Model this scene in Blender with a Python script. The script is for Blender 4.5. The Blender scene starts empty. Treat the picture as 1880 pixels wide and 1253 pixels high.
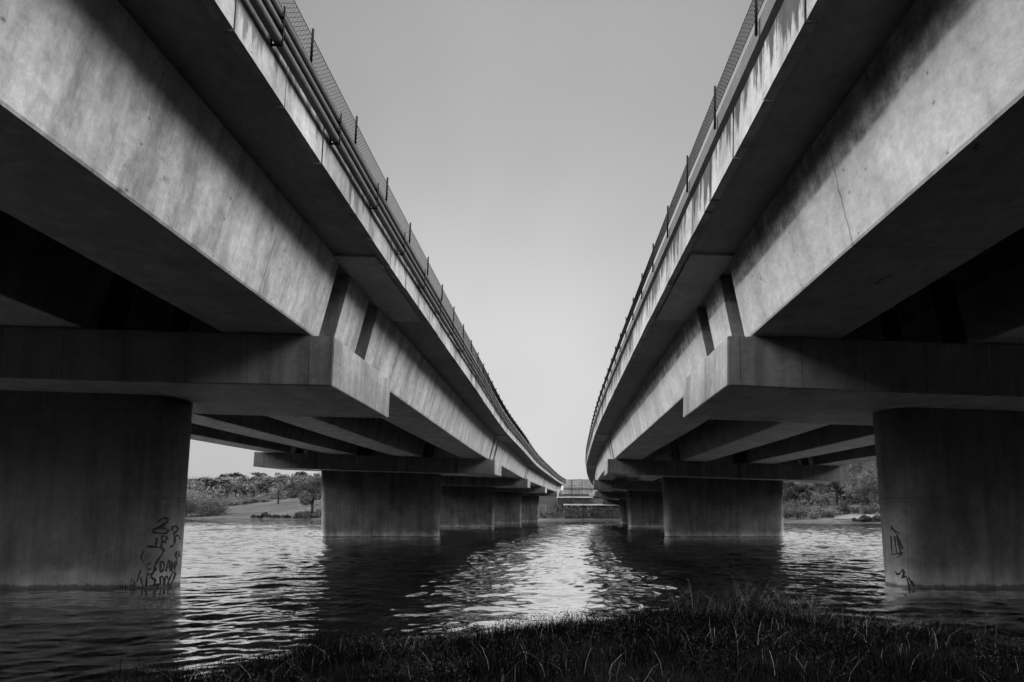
import bpy, bmesh, math, random
import numpy as np
from mathutils import Vector, Matrix
from mathutils.bvhtree import BVHTree
random.seed(7); RNG = np.random.default_rng(7)
S = bpy.context.scene; COL = S.collection

# ---------------------------------------------------------------- camera
U = 0.0135                 # metres per survey unit
F = 900.0; HZ = 945.0      # focal length and horizon row, in photo pixels (1880 wide)
PITCH = math.atan(F / 14000.0)
YP = HZ - F * math.tan(PITCH)
HC = 151 * U               # eye height above the water
cam = bpy.data.cameras.new('camera'); co = bpy.data.objects.new('camera', cam); COL.objects.link(co)
cam.sensor_width = 36; cam.lens = 36 * F / 1880; cam.clip_start = .05; cam.clip_end = 6000
cam.shift_y = (YP - 626.5) / 1880
co.location = (0, 0, HC); co.rotation_euler = (math.pi / 2 + PITCH, 0, 0)
S.camera = co
# ---------------------------------------------------------------- light
SUN_EL, SUN_AZ = math.radians(74), math.radians(172)   # high behind the camera, veiled by cloud
S.view_settings.view_transform = 'Standard'; S.view_settings.look = 'None'
S.cycles.diffuse_bounces = 1; S.cycles.caustics_reflective = False; S.cycles.caustics_refractive = False; S.view_settings.exposure = 0.0; S.view_settings.gamma = 1
w = bpy.data.worlds.new('World'); S.world = w; w.use_nodes = True
nt = w.node_tree; nt.nodes.clear()
def N(nt, t, **kw):
    n = nt.nodes.new(t)
    for k, v in kw.items():
        if k.startswith('i_'):
            n.inputs[int(k[2:]) if k[2:].isdigit() else k[2:].replace('_', ' ')].default_value = v
        else: setattr(n, k, v)
    return n
out = N(nt, 'ShaderNodeOutputWorld'); bg = N(nt, 'ShaderNodeBackground'); bg.inputs[1].default_value = 0.1
sky = N(nt, 'ShaderNodeTexSky', sky_type='NISHITA', sun_disc=False, sun_elevation=SUN_EL, sun_rotation=SUN_AZ, dust_density=4.0)
bw = N(nt, 'ShaderNodeRGBToBW'); nt.links.new(sky.outputs[0], bw.inputs[0])
tc = N(nt, 'ShaderNodeTexCoord'); sx = N(nt, 'ShaderNodeSeparateXYZ'); nt.links.new(tc.outputs['Generated'], sx.inputs[0])
# cloud: even ahead, dimmed behind, bright overhead; side bands added to light girder webs
veil = N(nt, 'ShaderNodeMath', operation='MULTIPLY_ADD', i_1=0.25, i_2=4.9); nt.links.new(bw.outputs[0], veil.inputs[0])
def wmap(src, a, b, c, d):
    m = N(nt, 'ShaderNodeMapRange', interpolation_type='SMOOTHSTEP')
    for i, x in enumerate((a, b, c, d)): m.inputs[i + 1].default_value = x
    nt.links.new(src, m.inputs[0]); return m.outputs[0]
def wop(o, a, b):
    m = N(nt, 'ShaderNodeMath', operation=o); nt.links.new(a, m.inputs[0]); nt.links.new(b, m.inputs[1]); return m.outputs[0]
ab_ = N(nt, 'ShaderNodeMath', operation='ABSOLUTE'); nt.links.new(sx.outputs[0], ab_.inputs[0])
high = wmap(sx.outputs[2], .2, .38, 0, 1); ay_ = N(nt, 'ShaderNodeMath', operation='ABSOLUTE'); nt.links.new(sx.outputs[1], ay_.inputs[0])
away = wop('MULTIPLY', wmap(ab_.outputs[0], .42, .75, 0, 245), wmap(ay_.outputs[0], .15, .55, 1, 0)); over = wmap(sx.outputs[2], .84, .98, 0, 25)
ad = N(nt, 'ShaderNodeMath', operation='MAXIMUM'); nt.links.new(wop('MULTIPLY', high, away), ad.inputs[0]); nt.links.new(over, ad.inputs[1])
ad2 = N(nt, 'ShaderNodeMath', operation='ADD'); nt.links.new(ad.outputs[0], ad2.inputs[0]); nt.links.new(wop('MULTIPLY', veil.outputs[0], wmap(sx.outputs[1], .15, .7, .02, 1)), ad2.inputs[1])
cn = N(nt, 'ShaderNodeTexNoise'); cn.inputs['Scale'].default_value = 1.6; cn.inputs['Detail'].default_value = 3
nt.links.new(tc.outputs['Generated'], cn.inputs['Vector'])
cr = N(nt, 'ShaderNodeMapRange'); cr.inputs[1].default_value = .3; cr.inputs[2].default_value = .7; cr.inputs[3].default_value = .90; cr.inputs[4].default_value = 1.12
nt.links.new(cn.outputs[0], cr.inputs[0])
glow = wop('MULTIPLY', wmap(sx.outputs[2], .25, .72, 1.12, .74), wmap(ab_.outputs[0], .05, .5, 1.05, .9))
mu = N(nt, 'ShaderNodeMath', operation='MULTIPLY'); nt.links.new(wop('MULTIPLY', ad2.outputs[0], glow), mu.inputs[0]); nt.links.new(cr.outputs[0], mu.inputs[1])
nt.links.new(mu.outputs[0], bg.inputs[0]); nt.links.new(bg.outputs[0], out.inputs[0])
sl = bpy.data.lights.new('sun', 'SUN'); so = bpy.data.objects.new('sun', sl); COL.objects.link(so)
sl.energy = .5; sl.angle = math.radians(25); sl.color = (1, 1, 1)
sd = Vector((math.sin(SUN_AZ) * math.cos(SUN_EL), math.cos(SUN_AZ) * math.cos(SUN_EL), math.sin(SUN_EL)))
so.rotation_euler = sd.to_track_quat('Z', 'Y').to_euler()
so.location = (0, -20, 60)

# ---------------------------------------------------------------- materials
class Mat:
    def __init__(s, name, rough=.85):
        s.m = bpy.data.materials.new(name); s.m.use_nodes = True; s.t = s.m.node_tree
        s.b = s.t.nodes['Principled BSDF']; s.b.inputs['Roughness'].default_value = rough
        s.b.inputs['Specular IOR Level'].default_value = .3
        s.g = s.n('ShaderNodeNewGeometry'); s.pos = s.g.outputs['Position']
    def n(s, t, **k): return N(s.t, t, **k)
    def l(s, a, b): s.t.links.new(a, b)
    def vec(s, v, scale, rot=0):
        m = s.n('ShaderNodeMapping'); s.l(v, m.inputs[0]); m.inputs['Scale'].default_value = scale; m.inputs['Rotation'].default_value = (0, 0, rot)
        return m.outputs[0]
    def noise(s, v, scale=1, detail=4, rough=.6, dist=0):
        m = s.n('ShaderNodeTexNoise'); s.l(v, m.inputs['Vector']); m.inputs['Scale'].default_value = scale
        m.inputs['Detail'].default_value = detail; m.inputs['Roughness'].default_value = rough; m.inputs['Distortion'].default_value = dist
        return m.outputs[0]
    def rng(s, v, a, b, c, d, smooth=False):
        m = s.n('ShaderNodeMapRange'); s.l(v, m.inputs[0])
        if smooth: m.interpolation_type = 'SMOOTHSTEP'
        for i, x in enumerate((a, b, c, d)): m.inputs[i + 1].default_value = x
        return m.outputs[0]
    def op(s, o, a, b):
        m = s.n('ShaderNodeMath', operation=o)
        for i, x in enumerate((a, b)):
            if isinstance(x, (int, float)): m.inputs[i].default_value = x
            else: s.l(x, m.inputs[i])
        return m.outputs[0]
    def bump(s, h, dist, strength=1):
        m = s.n('ShaderNodeBump'); m.inputs['Distance'].default_value = dist; m.inputs['Strength'].default_value = strength
        s.l(h, m.inputs['Height']); s.l(m.outputs[0], s.b.inputs['Normal'])
    def col(s, v): s.l(v, s.b.inputs['Base Color'])

def concrete(name, base, mottle=.35, streak=.3, lines=None, pits=.5):
    M = Mat(name)
    c = M.rng(M.noise(M.pos, .55, 5, .65), .3, .7, 1 - mottle, 1 + mottle * .5)
    c = M.op('MULTIPLY', c, M.rng(M.noise(M.pos, 6, 8, .78), .3, .7, .72, 1.22))
    st = M.noise(M.vec(M.pos, (1.7, 1.7, .16)), 1, 5, .65)
    c = M.op('MULTIPLY', c, M.rng(st, .42, .72, 1 + streak * .15, 1 - streak * .9))
    pt = M.noise(M.pos, 2.3, 8, .75)
    c = M.op('MULTIPLY', c, M.rng(pt, .64, .7, 1, 1 - pits))
    if lines:
        bt = M.n('ShaderNodeTexBrick', offset=0, squash=1); M.l(M.vec(M.pos, (1, 1, 1), .09), bt.inputs['Vector'])
        bt.inputs['Scale'].default_value = 1; bt.inputs['Mortar Size'].default_value = .014; bt.inputs['Mortar Smooth'].default_value = .3
        bt.inputs['Brick Width'].default_value = lines[0]; bt.inputs['Row Height'].default_value = lines[1]
        c = M.op('MULTIPLY', c, M.rng(bt.outputs['Fac'], 0, 1, 1, .45))
    c = M.op('MULTIPLY', c, base)
    M.col(c); M.bump(M.op('ADD', M.noise(M.pos, 25, 4, .6), M.noise(M.pos, 3, 3, .5)), .008, .8)
    M.c = c
    return M
m_cap = concrete('cap_concrete', .27, .4, .6, (1.55, 1.1))
m_pier = concrete('pier_concrete', .23, .5, .6)
def pier_lines(M):
    # horizontal pour joints every 1.2 m, vertical form joints, pale mineral band left by the water
    sp = M.n('ShaderNodeSeparateXYZ'); M.l(M.pos, sp.inputs[0])
    z = sp.outputs[2]
    j = M.op('PINGPONG', z, 1.25); jl = M.rng(j, 0, .02, .55, 1)
    x = M.op('PINGPONG', sp.outputs[0], 1.1); xl = M.rng(x, 0, .015, .7, 1)
    n = M.noise(M.pos, 1.5, 4)
    edge = M.op('ADD', z, M.rng(n, .3, .7, -.2, .2))
    band = M.rng(edge, .1, .7, 2.3, 1, True)
    wet = M.rng(M.op('ADD', z, M.rng(M.noise(M.vec(M.pos, (1, 1, .2)), 4, 4), .3, .7, -.05, .05)), .07, .15, .3, 1, True)
    c = M.op('MULTIPLY', M.op('MULTIPLY', M.c, jl), M.op('MULTIPLY', xl, M.op('MULTIPLY', band, wet)))
    M.col(c)
pier_lines(m_pier)
m_gird_l = concrete('girder_concrete', .31, .22, .35)
m_soff = concrete('slab_concrete', .2, .3, .1)
m_joint = concrete('joint_concrete', .3, .3, .1)
m_recess_shade = concrete('shaded_recess_concrete', .02, .4, .3)  # shade under the deck end put into the colour of the recess wall
m_wall_d = concrete('dark_wall_concrete', .09, .4, .4)  # darker wall concrete for the lower wall and terrace faces
m_wall = concrete('wall_concrete', .45, .3, .35, (2.4, 1.2))

def joints(M, c, period, off=0.):
    # thin, slightly wandering vertical pour joints along a girder web, strong here and faint there
    uv = M.n('ShaderNodeUVMap', uv_map='UV'); sp = M.n('ShaderNodeSeparateXYZ'); M.l(uv.outputs[0], sp.inputs[0])
    x = M.op('ADD', M.op('ADD', sp.outputs[0], off), M.rng(M.noise(M.pos, 2.5, 4), .3, .7, -.02, .02))
    k = M.rng(M.op('PINGPONG', x, period), .004, .02, .35, 1)
    m = M.rng(M.noise(M.pos, .5, 2), .42, .6, 0, 1)
    c = M.op('MULTIPLY', c, M.op('MAXIMUM', k, m))
    # form-tie holes
    h = M.op('SQRT', M.op('ADD', M.op('POWER', M.op('PINGPONG', x, .9), 2), M.op('POWER', M.op('SUBTRACT', M.op('PINGPONG', sp.outputs[1], .55), .2), 2)), 0)
    return M.op('MULTIPLY', c, M.rng(h, .012, .03, .45, 1))
M_ = m_gird_l; M_.col(joints(M_, M_.op('MULTIPLY', M_.c, M_.rng(M_.noise(M_.vec(M_.pos, (1.6, 2.2, .22)), 1, 8, .75), .38, .62, .62, 1.25)), 2.6, .4))
# girder of the right bridge: rain-stained upper web over a clean lower band
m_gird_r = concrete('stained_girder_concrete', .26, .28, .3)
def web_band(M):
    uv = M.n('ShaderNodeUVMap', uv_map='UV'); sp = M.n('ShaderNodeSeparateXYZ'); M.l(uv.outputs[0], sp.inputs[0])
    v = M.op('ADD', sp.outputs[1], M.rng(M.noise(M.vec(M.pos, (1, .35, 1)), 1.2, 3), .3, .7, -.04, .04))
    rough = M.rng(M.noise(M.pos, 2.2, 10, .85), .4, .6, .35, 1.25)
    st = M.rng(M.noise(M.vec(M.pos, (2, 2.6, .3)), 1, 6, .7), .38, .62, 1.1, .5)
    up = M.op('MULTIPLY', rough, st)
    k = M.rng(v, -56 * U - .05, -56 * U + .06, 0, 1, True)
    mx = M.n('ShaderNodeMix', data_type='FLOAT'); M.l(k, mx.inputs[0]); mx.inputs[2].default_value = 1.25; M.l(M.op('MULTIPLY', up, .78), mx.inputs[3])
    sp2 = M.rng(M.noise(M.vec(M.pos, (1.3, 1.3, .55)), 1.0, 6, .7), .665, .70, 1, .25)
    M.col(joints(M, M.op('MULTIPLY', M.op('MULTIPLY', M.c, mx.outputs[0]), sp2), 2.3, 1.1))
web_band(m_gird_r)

def fascia(name, base, drip):
    M = concrete(name, base, .4, .6)
    uv = M.n('ShaderNodeUVMap', uv_map='UV'); sp = M.n('ShaderNodeSeparateXYZ'); M.l(uv.outputs[0], sp.inputs[0])
    m = M.n('ShaderNodeCombineXYZ'); M.l(M.op('MULTIPLY', sp.outputs[0], 5.5), m.inputs[0]); M.l(M.op('MULTIPLY', sp.outputs[1], .5), m.inputs[1])
    d = M.noise(m.outputs[0], 1, 5, .7)
    cl = M.n('ShaderNodeCombineXYZ'); M.l(M.op('MULTIPLY', sp.outputs[0], .55), cl.inputs[0])
    clump = M.rng(M.noise(cl.outputs[0], 1, 2), .4, .62, -.06, .12)
    top = M.rng(sp.outputs[1], .05, 70 * U, -.12, .10)
    s = M.op('ADD', M.op('ADD', d, clump), top)
    k = M.rng(s, .50, .58, 1, 1 - drip)
    M.col(M.op('MULTIPLY', M.c, k))
    return M
m_fas_l = fascia('pale_parapet_concrete', .25, .6)
m_fas_r = fascia('streaked_parapet_concrete', .27, .85)
m_cop = concrete('coping_concrete', .085, .2, .1)

def plain(name, c, rough=.5, metal=0, var=.25, sc=8):
    M = Mat(name, rough); M.b.inputs['Metallic'].default_value = metal
    M.col(M.op('MULTIPLY', M.rng(M.noise(M.pos, sc, 4), .3, .7, 1 - var, 1 + var), c)); return M
m_pipe = plain('pipe_metal', .05, .4, 0)
m_steel = plain('dark_steel', .008, .9); m_steel.b.inputs['Specular IOR Level'].default_value = .1
m_wire = plain('fence_wire', .012, .8); m_wire.b.inputs['Specular IOR Level'].default_value = .1
m_paint = plain('spray_paint', .018, .7)
m_pad = plain('bearing_rubber', .30, .8)
m_rock = plain('rock', .1, .9)
m_sand = plain('sand', .09, .95, 0, .2, 2)
m_rail = plain('pale_rail', .14, .6)
m_ledge = plain('pale_ledge', .75, .8)
m_bark = plain('bark', .02, .9)
def leafmat(name, lo, hi):
    M = Mat(name, .6); at = M.n('ShaderNodeAttribute', attribute_name='tone', attribute_type='GEOMETRY')
    M.col(M.rng(at.outputs['Fac'], 0, 1, lo, hi)); M.b.inputs['Specular IOR Level'].default_value = .25
    return M
m_leaf_d = leafmat('dark_leaves', .015, .07); m_leaf_m = leafmat('mid_leaves', .02, .16); m_leaf_l = leafmat('pale_leaves', .05, .28)
m_fringe = leafmat('lit_fringe_grass', .2, .9); m_reed = leafmat('reed_blades', .006, .7)  # fringe grass: the light on it is put into the blade colour
m_grass = leafmat('grass_blades', .002, .018); m_dry = leafmat('dry_grass', .004, .09)

def water_mat():
    M = Mat('water', 0); t = M.t
    mid = M.noise(M.vec(M.pos, (1.6, 4.5, 1), -.05), 1.0, 2, .5, .5)
    sm = M.noise(M.vec(M.pos, (5, 11, 1), .1), 1.0, 2, .5, .3)
    patch = M.rng(M.noise(M.vec(M.pos, (.05, .09, 1)), 1, 2), .35, .65, .5, 1.3)
    h = M.op('ADD', M.op('MULTIPLY', mid, .016), M.op('MULTIPLY', sm, .006))
    bp = M.n('ShaderNodeBump'); bp.inputs['Distance'].default_value = 1.0; M.l(M.op('MULTIPLY', h, patch), bp.inputs['Height'])
    gl = M.n('ShaderNodeBsdfGlossy'); gl.inputs['Roughness'].default_value = .0; gl.inputs['Color'].default_value = (.95, .95, .95, 1); M.l(bp.outputs[0], gl.inputs['Normal'])
    df = M.n('ShaderNodeBsdfDiffuse'); df.inputs['Color'].default_value = (.022, .022, .022, 1)
    fr = M.n('ShaderNodeFresnel'); fr.inputs['IOR'].default_value = 1.33; M.l(bp.outputs[0], fr.inputs['Normal'])
    mx = M.n('ShaderNodeMixShader'); M.l(M.op('POWER', fr.outputs[0], .38), mx.inputs[0]); M.l(df.outputs[0], mx.inputs[1]); M.l(gl.outputs[0], mx.inputs[2])
    M.l(mx.outputs[0], t.nodes['Material Output'].inputs['Surface'])
    return M
m_water = water_mat()
def soil():
    M = Mat('bank_soil', .95); c = M.rng(M.noise(M.pos, 5, 6, .7), .3, .7, .003, .01); M.col(c); M.bump(M.noise(M.pos, 9, 5), .05); return M
m_soil = soil()
def meadow():
    M = Mat('meadow', .95)
    a = M.rng(M.noise(M.vec(M.pos, (.03, .12, .12)), 1, 5, .7), .35, .65, .015, .05)
    M.col(M.op('MULTIPLY', a, M.rng(M.noise(M.pos, .9, 5, .7), .3, .7, .6, 1.3))); return M
m_meadow = meadow()

# ---------------------------------------------------------------- object helpers
def tag(o, label=None, cat=None, group=None, kind=None):
    for k, v in (('label', label), ('category', cat), ('group', group), ('kind', kind)):
        if v: o[k] = v
    return o
def thing(name, label, cat, loc, group=None):
    o = bpy.data.objects.new(name, None); COL.objects.link(o); o.location = loc; o.empty_display_size = .3
    return tag(o, label, cat, group)
def link(name, me, mat, parent=None, origin=None):
    """mesh in world coordinates -> object; stored relative to its parent's place (or to origin)"""
    o = bpy.data.objects.new(name, me); COL.objects.link(o)
    if mat: me.materials.append(mat.m if isinstance(mat, Mat) else mat)
    off = Vector((0, 0, 0))
    if parent:
        q = parent
        while q: off += q.location; q = q.parent
        me.transform(Matrix.Translation(-off)); o.parent = parent
    elif origin:
        me.transform(Matrix.Translation(-Vector(origin))); o.location = origin
    return o
def mesh(name, V, Fc, uv=None, smooth=False):
    me = bpy.data.meshes.new(name); me.from_pydata([tuple(v) for v in V], [], Fc)
    if uv:
        l = me.uv_layers.new(name='UV')
        for p in me.polygons:
            for li in p.loop_indices: l.data[li].uv = uv[me.loops[li].vertex_index]
    if smooth: me.polygons.foreach_set('use_smooth', [True] * len(me.polygons))
    me.update(); return me
class MB:
    def __init__(s): s.V = []; s.F = []; s.uv = []
    def add(s, V, Fc, uv=None):
        o = len(s.V); s.V += [tuple(v) for v in V]; s.F += [tuple(i + o for i in f) for f in Fc]; s.uv += uv or [(0, 0)] * len(V)
    def box(s, c, d, rz=0):
        cs, sn = math.cos(rz), math.sin(rz); V = []
        for k in range(8):
            x, y, z = [(d[i] / 2) * (1 if (k >> i) & 1 else -1) for i in range(3)]
            V.append((c[0] + x * cs - y * sn, c[1] + x * sn + y * cs, c[2] + z))
        s.add(V, [(0, 2, 3, 1), (4, 5, 7, 6), (0, 1, 5, 4), (2, 6, 7, 3), (0, 4, 6, 2), (1, 3, 7, 5)])
    def tube(s, pts, r, n=6, cap=True):
        pts = [Vector(p) for p in pts]; rs = r if hasattr(r, '__len__') else [r] * len(pts); V = []; Fc = []
        for i, p in enumerate(pts):
            t = (pts[min(i + 1, len(pts) - 1)] - pts[max(i - 1, 0)]).normalized()
            a = t.cross(Vector((0, 0, 1)) if abs(t.z) < .95 else Vector((1, 0, 0))).normalized(); b = t.cross(a)
            for k in range(n):
                w_ = 2 * math.pi * k / n; V.append(p + (a * math.cos(w_) + b * math.sin(w_)) * rs[i])
        for i in range(len(pts) - 1):
            for k in range(n): Fc.append((i * n + k, i * n + (k + 1) % n, (i + 1) * n + (k + 1) % n, (i + 1) * n + k))
        if cap: Fc += [tuple(range(n))[::-1], tuple(range((len(pts) - 1) * n, len(pts) * n))]
        s.add(V, Fc)
    def build(s, name, mat, parent=None, smooth=False, origin=None): return link(name, mesh(name, s.V, s.F, s.uv, smooth), mat, parent, origin)
def ray(px, py):
    r = (px - 940) / F; u = (YP - py) / F; c, s_ = math.cos(PITCH), math.sin(PITCH)
    return Vector((r, c - u * s_, s_ + u * c))
def at(px, py, d):
    """world point seen at photo pixel (px,py), d units of 900 survey units ahead"""
    v = ray(px, py); v /= v.y; return Vector((0, 0, HC)) + v * (d * F * U)

# ---------------------------------------------------------------- bridge alignment (surveyed from the photograph)
K = np.array([.2, 1, 2.1, 3.3, 4.5, 5.7, 8, 10.5, 12.5])
XE = {'L': [-305.6, -244.0, -141.3, -39.8, 94.9, 228.6, 537.8, 920.3, 1278.2], 'R': [281.5, 325.4, 406.6, 517.5, 650.0, 786.5, 1127.7, 1631.3, 2108.8]}
ZE = {'L': [491.1, 489.5, 487.6, 505.3, 528.3, 544.4, 583.1, 612.1, 642.4], 'R': [503.9, 496.0, 494.4, 515.6, 536.5, 544.4, 528.8, 480.4, 425.7]}
def spline(y):
    m = len(K); A = np.eye(m); r = np.zeros(m); h = np.diff(K); y = np.array(y)
    for i in range(1, m - 1):
        A[i, i-1:i+2] = [h[i-1], 2 * (h[i-1] + h[i]), h[i]]; r[i] = 6 * ((y[i+1] - y[i]) / h[i] - (y[i] - y[i-1]) / h[i-1])
    M = np.linalg.solve(A, r)
    def f(t):
        if t < K[0]:
            v, d = f(K[0]); return v + d * (t - K[0]), d
        i = int(np.clip(np.searchsorted(K, t) - 1, 0, m - 2)); a = K[i+1] - t; b = t - K[i]; H = h[i]
        v = M[i]*a**3/(6*H) + M[i+1]*b**3/(6*H) + (y[i]/H - M[i]*H/6)*a + (y[i+1]/H - M[i+1]*H/6)*b
        d = -M[i]*a*a/(2*H) + M[i+1]*b*b/(2*H) - (y[i]/H - M[i]*H/6) + (y[i+1]/H - M[i+1]*H/6)
        return float(v), float(d)
    return f
SX = {s: spline(XE[s]) for s in 'LR'}; SZ = {s: spline(ZE[s]) for s in 'LR'}
CF = 0.032                                       # crossfall of the decks
def P(side, t, a, b):
    """station t, a = units in from the inner deck edge, b = units above its lower corner"""
    s = 1 if side == 'R' else -1; x, dx = SX[side](t); z, _ = SZ[side](t)
    rx, ry, rz = 1, 0, -CF; ux, uy = CF, 0      # the cross-sections are skewed square to the river
    return Vector(((x + a*s*rx + b*ux) * U, (t*F + a*s*ry + b*uy) * U, (z + a*s*rz + b) * U + HC))
def sweep(mb, side, sec, T, jit=0):
    """closed section (a,b) carried along stations T"""
    n = len(sec); V = []; uv = []; Fc = []
    ja, jb = (random.uniform(-jit, jit), random.uniform(-jit, jit)) if jit else (0, 0)
    for t in T:
        for a, b in sec: V.append(P(side, t, a + ja, b + jb)); uv.append((t * F * U, b * U))
    for i in range(len(T) - 1):
        for k in range(n):
            q = (i*n + k, i*n + (k+1) % n, (i+1)*n + (k+1) % n, (i+1)*n + k); Fc.append(q if side == 'L' else q[::-1])
    e0, e1 = tuple(range(n)), tuple(range((len(T)-1)*n, len(T)*n))
    Fc += [e0[::-1], e1] if side == 'L' else [e0, e1[::-1]]
    mb.add(V, Fc, uv)
SP = 2.49; W = 1721; T0, T1 = -1.6, 12.0
CAPA, CAPB = 84, 1637
PA0, PA1 = 463, 1270
GW, GL = 170, 33
GA = [129 + k * (W - 258 - GW) / 3 for k in range(4)]
def ts(a, b, step=.25): n = max(2, int((b - a) / step) + 2); return list(np.linspace(a, b, n))

def bridge(side):
    L = side == 'L'; nm = 'left' if L else 'right'
    root = thing('road_bridge', 'concrete road bridge on the ' + ('left with three pipes clamped along its parapet' if L else 'right with dark rain streaks down its parapet'),
                 'bridge', P(side, 1.1, 800, -636), 'twin bridges over the water')
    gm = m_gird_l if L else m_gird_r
    mb = MB(); sweep(mb, side, [(14, 2), (14, 34), (W - 14, 34), (W - 14, 2)], ts(T0, T1)); mb.build('deck_slab', m_soff, root)
    # parapet: one panel after the other with open joints, inner edge (seen) and outer edge
    for edge in (0, 1):
        mb = MB(); g = .105; t = T0 + .02
        while t < T1 - g:
            sec = [(0, 0), (0, 71), (13, 71), (13, 0)] if L or edge else [(0, 0), (0, 71), (13, 71), (13, 0)]
            if edge: sec = [(W - a, b) for a, b in sec][::-1]
            sweep(mb, side, sec, [t, t + g - .0026], .7); t += g
        mb.build('parapet_panels', m_fas_l if L else m_fas_r, root)
        mb = MB(); sec = [(1, 71.5), (-7, 76), (-7, 100), (1, 105), (14, 105), (14, 71.5)]
        if L: sec = [(2, 71.5), (2, 108), (14, 108), (14, 71.5)]
        if edge: sec = [(W - a, b) for a, b in sec][::-1]
        sweep(mb, side, sec, ts(T0, T1, .2)); mb.build('coping', m_cop, root)
    caps_t = [1 + SP * k for k in range(5) if 1 + SP * k < T1 - .5]
    ends = [T0] + [c for c in caps_t]
    # girders, one per span and line
    starts = [T0] + [c + .262 for c in caps_t]; stops = [c + .032 for c in caps_t] + [T1]
    for i, (a, b) in enumerate(zip(starts, stops)):
        for k, ga in enumerate(GA):
            mb = MB()
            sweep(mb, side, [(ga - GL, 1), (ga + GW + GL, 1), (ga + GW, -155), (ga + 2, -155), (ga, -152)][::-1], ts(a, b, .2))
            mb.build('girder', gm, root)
    for i, c in enumerate(caps_t):
        for k, ga in enumerate(GA):
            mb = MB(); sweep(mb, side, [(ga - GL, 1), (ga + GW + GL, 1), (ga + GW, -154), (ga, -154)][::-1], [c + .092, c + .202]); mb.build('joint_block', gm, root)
            for tt in (.012, .272):
                mb = MB(); sweep(mb, side, [(ga + 30, -154.6), (ga + 80, -154.6), (ga + 80, -158.8), (ga + 30, -158.8)][::-1], [c + tt, c + tt + .045]); mb.build('bearing_pad', m_pad, root)
        mb = MB(); sweep(mb, side, [(15, 1.5), (96, 1.5), (96, -4), (15, -4)][::-1], [c - .0, c + .34]); mb.build('joint_soffit', m_joint, root)
        # cap
        me = bmesh.new()
        sec = [(CAPA, -158.5), (CAPB, -158.5), (CAPB, -253), (PA1, -257), (PA0, -257), (CAPA, -253)]
        v = [[me.verts.new(P(side, t, a, b)) for a, b in sec] for t in (c, c + .335)]
        for k in range(6): me.faces.new((v[0][k], v[0][(k+1) % 6], v[1][(k+1) % 6], v[1][k]))
        me.faces.new(v[0][::-1]); me.faces.new(v[1]); bmesh.ops.recalc_face_normals(me, faces=me.faces)
        bmesh.ops.bevel(me, geom=[e for e in me.edges if e.calc_face_angle(0) > .5], offset=.02, segments=2, affect='EDGES')
        m_ = bpy.data.meshes.new('pier_cap'); me.to_mesh(m_); me.free(); link('pier_cap', m_, m_cap, root)
        # pier: wall with rounded ends, battered at the ends
        s = 1 if side == 'R' else -1; V = []; Fc = []; NP = 64
        ca, cb = c + .117, c + .215; th = 0
        cen = P(side, (ca + cb) / 2, (PA0 + PA1) / 2, -245); hw, hd = (PA1 - PA0) / 2 * U, (cb - ca) / 2 * F * U
        ring = []; rx_, ry_ = .62, hd * .98
        for (sx_, sy_, a0) in ((1, 1, 0), (-1, 1, 90), (-1, -1, 180), (1, -1, 270)):
            for k in range(13):
                an = math.radians(a0 + k * 7.5); ring.append((sx_ * (hw - rx_) + rx_ * math.cos(an), sy_ * (hd - ry_) + ry_ * math.sin(an)))
        zs = [-.8, 0, 1.2, 2.4, 3.6, None]
        for z in zs:
            for (p, q) in ring:
                zt = P(side, (ca+cb)/2, (PA0+PA1)/2, -255.5).z - CF * p
                zz = zt if z is None else z; bt = 1 - (.028 * (P(side, ca, PA0, -250).z - zz)) / hw
                lx = p * bt; V.append((cen.x + lx * math.cos(th) + q * math.sin(th), cen.y - lx * math.sin(th) + q * math.cos(th), zz))
        n = len(ring)
        for i2 in range(len(zs) - 1):
            for k in range(n): Fc.append((i2*n + k, i2*n + (k+1) % n, (i2+1)*n + (k+1) % n, (i2+1)*n + k))
        Fc += [tuple(range(n))[::-1], tuple(range((len(zs)-1)*n, len(zs)*n))]
        me = mesh('pier', V, Fc, None, False)
        for p_ in me.polygons: p_.use_smooth = len(p_.vertices) == 4
        if i == 0: bv = BVHTree.FromPolygons([Vector(v_) for v_ in V], Fc)
        pier = link('pier', me, m_pier, root)
        pier.location = (0, 0, 0)
        if i == 0: first = (pier, bv)
    if L:
        for (a, b, r) in ((-10, 48, 5.6), (-9.5, 66, 4.8), (-9, 81, 5.6)):
            mb = MB(); sweep(mb, side, [(a + r*math.cos(w_*math.pi/6), b + r*math.sin(w_*math.pi/6)) for w_ in range(12)], ts(T0, T1, .15)); o = mb.build('service_pipe', m_pipe, root, True)
        t = .25
        while t < 11:
            mb = MB()
            sweep(mb, side, [(-3.5, 40), (-2, 40), (-2, 102), (-3.5, 102)], [t, t + .003])
            for b in (48, 66, 81): sweep(mb, side, [(-15.5, b - 7), (-2, b - 7), (-2, b - 6), (-15.5, b - 6)], [t, t + .003])
            sweep(mb, side, [(-16.5, 41), (-15.5, 41), (-15.5, 88), (-16.5, 88)], [t, t + .002])
            mb.build('pipe_clamp', m_steel, root); t += .165
    return root, first
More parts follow.
